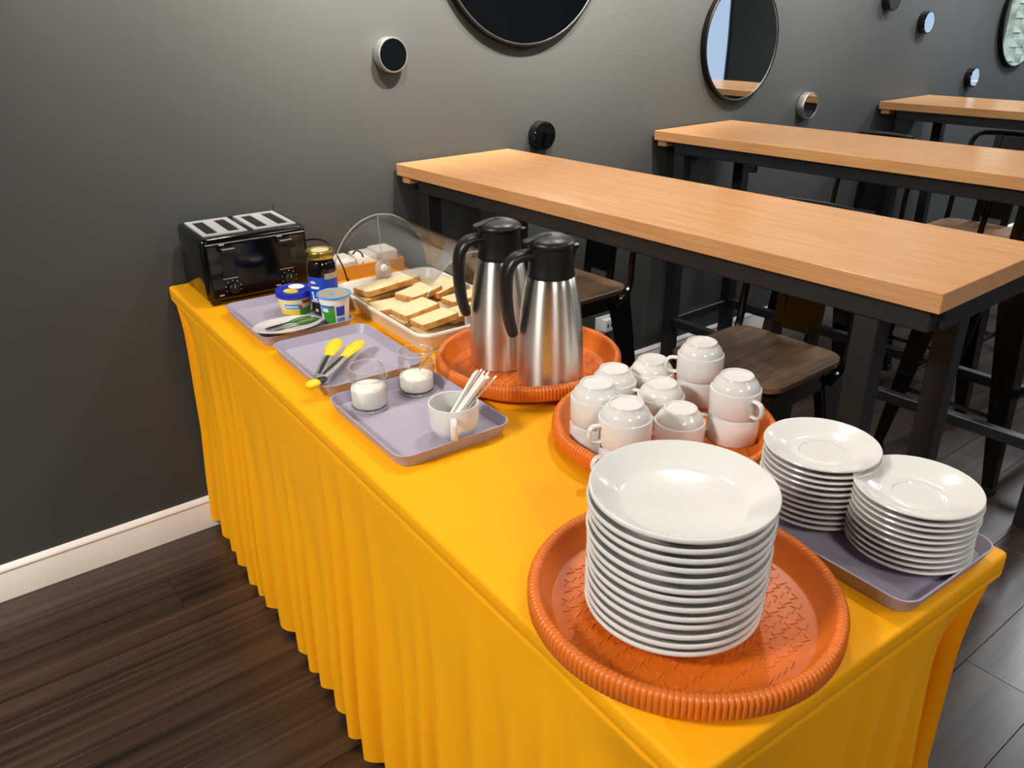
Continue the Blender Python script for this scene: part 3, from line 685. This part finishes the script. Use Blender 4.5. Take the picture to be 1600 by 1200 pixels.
for z0, z1, a0, a1, mt in ((.071, .0745, -42, -18, 'white_print'), (.0750, .0775, -34, -24, 'pink_print'), (.060, .065, -42, -4, 'white_print'), (.0605, .0635, -6, -2, 'blue_label'), (.047, .0535, -40, -32, 'white_print'), (.040, .046, -38, -30, 'white_print'), (.037, .040, -36, -16, 'white_print'), (.033, .0355, -48, 48, 'cream'), (.052, .0545, -8, -4, 'sky_label')):
    o = obj('label_print', patch(.0276, .0276, z0, z1, math.radians(FC+a0), math.radians(FC+a1), 8, 1, .0008), mt, lb)
onto(t, 'label', c_, .079, .091, FC+20, FC+85, 'foil', 'tan back label', off=.0006)
onto(t, 'label_print', c_, .012, .018, FC-30, FC-18, 'grey_print')
# yogurt cup
t = thing('yogurt_cup', 'white plastic yogurt cup with green and blue printed label', 'tub', T(.228, .550, TRAYF)); t.scale = (1.15, 1.15, 1.15)
rf = lambda z: .0230+.0065*z/.063
obj('cup_body', MB().lathe([(0, .001), (.0215, .001), (.0230, .002), (.0295, .062), (.0295, .064), (0, .064)], 40), 'white_plastic', t, smooth=40)
obj('rim', MB().lathe([(.0296, .0615), (.0325, .062), (.0332, .0635), (.0328, .0655), (.0305, .0665), (.0292, .0655), (.0288, .0642)], 40), 'sky_label', t, smooth=50)
fl = obj('foil_lid', MB().lathe([(.0288, .0643), (.0288, .0650), (0, .0652)], 32), 'foil', t)
obj('lid_print', MB().lathe([(.007, .06515), (.007, .0656), (0, .0657)], 16, (-.004, -.003, 0)), 'sky_label', fl)
onto(t, 'side_print', rf, .006, .046, FC-58, FC+10, 'green_print'); onto(t, 'side_print', rf, .034, .048, FC-58, FC-14, 'sky_label', off=.0007)
onto(t, 'side_print', rf, .006, .030, FC-64, FC-44, 'white_print', off=.0009); onto(t, 'side_print', rf, .036, .042, FC-40, FC-16, 'white_print', off=.0011)
onto(t, 'side_print', rf, .004, .014, FC-54, FC-26, 'pink_print', off=.0011); onto(t, 'side_print', rf, .027, .046, FC+16, FC+52, 'blue_label'); onto(t, 'side_print', rf, .006, .023, FC+16, FC+52, 'sky_label')
onto(t, 'side_print', rf, .0455, .0485, FC-58, FC+10, 'blue_label', off=.0009)
# plate with two spreaders
sp0 = obj('side_plate', MB().lathe([(0, .002), (.040, .002), (.042, 0), (.045, 0), (.050, .0035), (.0675, .0095), (.0690, .0108), (.0682, .0120), (.0665, .0118), (.050, .0075), (.044, .0062), (0, .0062)], 56), 'china', None, T(.119, .540, .0185), (math.radians(-7), 0, BA), smooth=40); sp0.scale = (1.07, 1.07, 1)
tag(sp0, 'small white plate holding two green-handled spreaders', 'plate')
def spreader(label, u, v, phi, z=.013, bl='steel_plain'):
    t = thing('butter_knife', label, 'knife', T(u, v, .0185+z-.006), face_dir(phi), 'green-handled spreaders'); t.rotation_euler = (Matrix.Rotation(math.radians(-7), 3, Vector((math.cos(BA), math.sin(BA), 0))) @ Matrix.Rotation(face_dir(phi), 3, 'Z')).to_euler(); t.scale = (1.2, 1.3, 1.1)
    # local +x : handle end; blade toward -x
    obj('handle', MB().tube([(-.002, 0, .0042), (.004, 0, .0045), (.020, 0, .0052), (.034, 0, .0052), (.040, 0, .005)], [(.003, .0022), (.0052, .0034), (.0066, .0042), (.0062, .004), (.003, .002)], 12), 'green_handle', t, smooth=60)
    obj('blade', MB().tube([(-.002, 0, .004), (-.012, 0, .0036), (-.024, 0, .003), (-.040, 0, .0026), (-.050, 0, .0024)], [(.0028, .0015), (.0040, .0013), (.0062, .0012), (.0064, .0012), (.003, .0008)], 10), bl, t, smooth=60)
spreader('green-handled spreader with a black blade on the small plate', .130, .533, 42, bl='black_gloss')
spreader('green-handled spreader with a steel blade on the small plate', .137, .556, 35, .0155)

# ------------------------------------------------------------------ tongs
hinge = T(.046, .868, .030); hz = face_dir(55)
t = thing('tongs', 'steel kitchen tongs with yellow tips resting on the empty lavender tray', 'tongs', hinge)
def arm(tip, zt):
    q = Vector(tip)-hinge; d = q.normalized(); s = Vector((-d.y, d.x, 0)).normalized(); L_ = q.length
    up_ = Vector((0, 0, 1))
    a, b = d*.012, d*(L_*.60)
    o = obj('arm', MB().tube([a, a+(b-a)*.5, b], [(.0075, .0034), (.0105, .0038), (.0095, .0038)], 8, flat=(0, 0, 1)), 'steel_plain', t, smooth=30)
    obj('grip_inlay', MB().tube([a+(b-a)*.18+up_*.0034, a+(b-a)*.55+up_*.0038, a+(b-a)*.92+up_*.0034], [(.0028, .001), (.0040, .0014), (.003, .001)], 8, flat=(0, 0, 1)), 'black_plastic', o, smooth=40)
    obj('silicone_tip', MB().tube([b-d*.006, b+d*.01, d*(L_*.80), d*(L_*.94), d*L_], [(.0100, .0046), (.0110, .0050), (.0165, .0055), (.0140, .0046), (.006, .002)], 12, flat=(0, 0, 1)), 'silicone_yellow', t, smooth=60)
arm(T(.168, .690, .030), 0); arm(T(.205, .728, .030), 0)
obj('hinge_block', MB().tube([Vector((math.cos(hz)*k, math.sin(hz)*k, 0)) for k in (.0, .014, .024)], [(.010, .0055), (.0095, .006), (.006, .004)], 12, flat=(0, 0, 1)), 'black_plastic', t, smooth=40)
obj('pull_ring', MB().tube([Vector((math.cos(hz)*k, math.sin(hz)*k, 0)) for k in (-.020, -.016, -.006, .004)], [(.005, .003), (.011, .006), (.013, .007), (.010, .006)], 14, flat=(0, 0, 1)), 'silicone_yellow', t, smooth=60)

# ------------------------------------------------------------------ bread tray, slices, dome
BU0, BU1, BV0, BV1 = .298, .572, .370, .812
bw, bl = BU1-BU0, BV1-BV0; bc = ((BU0+BU1)/2, (BV0+BV1)/2)
lp = [rrect(bw-.030, bl-.030, .022, 0), rrect(bw-.026, bl-.026, .024, .002), rrect(bw-.012, bl-.012, .030, .030), rrect(bw-.002, bl-.002, .034, .034), rrect(bw, bl, .035, .0375), rrect(bw-.003, bl-.003, .034, .041), rrect(bw-.010, bl-.010, .031, .0415), rrect(bw-.017, bl-.017, .028, .038), rrect(bw-.034, bl-.034, .021, .006), rrect(bw-.040, bl-.040, .018, .005)]
tag(obj('bread_tray', MB().loft(lp, True, True), 'white_plastic', None, T(*bc), (0, 0, BA), smooth=40), 'deep white plastic tray filled with sliced bread', 'tray')
def slice_meshes():
    S, tk = .086, .0130
    def outline(k):
        pts = []
        for i in range(7): a = PI*i/6*.5; pts.append((S/2-.006+.006*math.cos(a), S/2-.008+.008*math.sin(a)))
        pts += [(.012, S/2+.002), (-.012, S/2+.002)]
        for i in range(7): a = PI/2+PI*i/6*.5; pts.append((-S/2+.006+.006*math.cos(a), S/2-.008+.008*math.sin(a)))
        pts += [(-S/2-.0005, .01), (-S/2+.001, -.012)]
        for i in range(4): a = PI+PI*i/3*.5; pts.append((-S/2+.006+.006*math.cos(a), -S/2+.006+.006*math.sin(a)))
        for i in range(4): a = 1.5*PI+PI*i/3*.5; pts.append((S/2-.006+.006*math.cos(a), -S/2+.006+.006*math.sin(a)))
        return [(x*k, y*k) for x, y in pts]
    cr = MB().loft([[(x, y, z) for x, y in outline(k)] for k, z in ((.955, .0006), (.957, tk/2), (.955, tk))], True, True)
    ou = MB().loft([[(x, y, z) for x, y in outline(k)] for k, z in ((.958, .0002), (1.0, .0009), (1.0, tk-.0006), (.958, tk-.0001))])
    a = cr.mesh('crumb', 30); a.materials.append(MATS['crumb']); b = ou.mesh('crust', 40); b.materials.append(MATS['crust'])
    return a, b
sa, sc = slice_meshes()
# two overlapping layers of slices in three columns and four rows
rnd = random.Random(11)
rows = ('far end row', 'second row', 'third row', 'near end row'); cols = ('left', 'middle', 'right')
for r_ in range(4):
    for c_i in range(3):
        for ly in range(2):
            if ly and (r_, c_i) in ((1, 0), (0, 2), (2, 1)): continue
            u = .371+.0655*c_i+rnd.uniform(-.003, .003)+(.008 if ly and c_i < 2 else 0); v = .441+.098*r_+rnd.uniform(-.005, .005)+(.012 if ly and r_ < 3 else 0)
            tx = (3 if ly == 0 else rnd.uniform(5, 9)); ty = (2 if ly == 0 else rnd.uniform(4, 11))
            t = thing('bread_slice', 'white bread slice in the %s column, %s, %s layer of the tray' % (cols[c_i], rows[r_], ('lower', 'upper')[ly]), 'bread', T(u, v, .0075+(.0175*ly)), 0, 'bread slices in the tray')
            t.rotation_euler = (math.radians(tx), math.radians(ty), BA+math.radians(rnd.uniform(-9, 9))+PI)
            t.location.z += .042*(math.sin(math.radians(tx))*.8+math.sin(math.radians(ty))*.8)
            obj('crumb', sa, None, t); obj('crust', sc, None, t)
# roll-top dome: axis along v over the tray
t = thing('bread_dome', 'clear plastic roll-top dome standing open over the bread tray', 'cover', T(bc[0], BV0, .042), BA)
dr, dh = .131, .152
def arc_pts(a0, a1, k, y, n=28): return [(dr*k*math.cos(math.radians(a0+(a1-a0)*i/n)), y, dh*k*math.sin(math.radians(a0+(a1-a0)*i/n))) for i in range(n+1)]
def shell(a0, a1, y0, y1, k=1.0, th=.982):
    A, B = arc_pts(a0, a1, k, y0), arc_pts(a0, a1, k, y1); C_, D_ = arc_pts(a0, a1, k*th, y0), arc_pts(a0, a1, k*th, y1)
    lps = [A+C_[::-1], B+D_[::-1]]
    return MB().loft(lps, True, True)
def sector(a0, a1, y, k=1.0, th=.0025):
    A = [(0, y, 0)]+arc_pts(a0, a1, k, y); B = [(x, y+th, z) for x, _, z in A]
    return MB().loft([A, B], True, True)
obj('shell', shell(2, 92, -bl+.012, -.004), 'clear_plastic', t, smooth=40)
obj('shell', shell(60, 140, -bl+.020, -.010, .972), 'clear_plastic', t, smooth=40)
obj('end_panel', sector(2, 178, -.004), 'clear_plastic', t, smooth=20)
obj('end_panel', sector(2, 150, -bl+.009), 'clear_plastic', t, smooth=20)
obj('panel_edge', MB().tube(arc_pts(2, 178, 1.0, -.0028), .0018, 6), 'plastic_edge', t); obj('panel_edge', MB().tube(arc_pts(2, 150, 1.0, -bl+.010), .0018, 6), 'plastic_edge', t)
obj('panel_edge', MB().tube([(0, -.006, .0), (-.002, -.006, dh*.97)], .0014, 6), 'plastic_edge', t)
for yy in (-.010, -bl+.016):
    pv = obj('pivot_bracket', MB().loft([[(x, yy+o_, z) for x, z in [(-.020, -.004)]+[(.020*math.cos(math.radians(180-180*i/14)), .022+.018*math.sin(math.radians(180-180*i/14))) for i in range(15)]+[(.020, -.004)]] for o_ in (-.003, .003)], True, True), 'frosted_plastic', t, smooth=40)
    obj('pivot_knob', MB().lathe([(.009, 0), (.009, .003), (.006, .006), (0, .0065)], 20), 'white_plastic', pv, loc=(0, yy-.003, .020), rot=(PI/2, 0, 0))
# box of napkins behind the bread
t = thing('napkin_box', 'shallow yellow-brown box holding white napkin packs behind the bread', 'box', T(.470, .185, 0), BA-.04)
bxm = MB(); bw2, bd2, bh2 = .20, .10, .034
bxm.box((0, 0, .003), (bw2, bd2, .005))
for s in (-1, 1): bxm.box((s*(bw2/2-.003), 0, bh2/2+.003), (.006, bd2, bh2-.005)); bxm.box((0, s*(bd2/2-.003), bh2/2+.003), (bw2-.012, .006, bh2-.005))
obj('box_body', bxm, 'box_wood', t, smooth=0)
for k, (du, dv, a, h_) in enumerate(((-.062, -.004, .12, .048), (.0, .004, -.08, .052), (.060, 0, .06, .056))):
    lpn = [rrect(.056, .078, .004, z, 3, math.sin(z*90+k)*.0015, math.cos(z*70+k)*.0015) for z in (.0063, .014, .024, .034, h_-.006)]+[rrect(.055, .076, .004, h_-.002, 3), rrect(.050, .070, .004, h_, 3, .001, .001)]
    o = obj('napkin_pack', MB().loft(lpn, True, True), 'napkin', None, T(.470+du, .185+dv, 0), (0, 0, BA-.04+a*.4), smooth=30)
    tag(o, 'folded white napkin pack in the box, '+('the one nearest the toaster', 'the middle one', 'the one farthest from the toaster')[k], 'napkins', 'napkin packs')
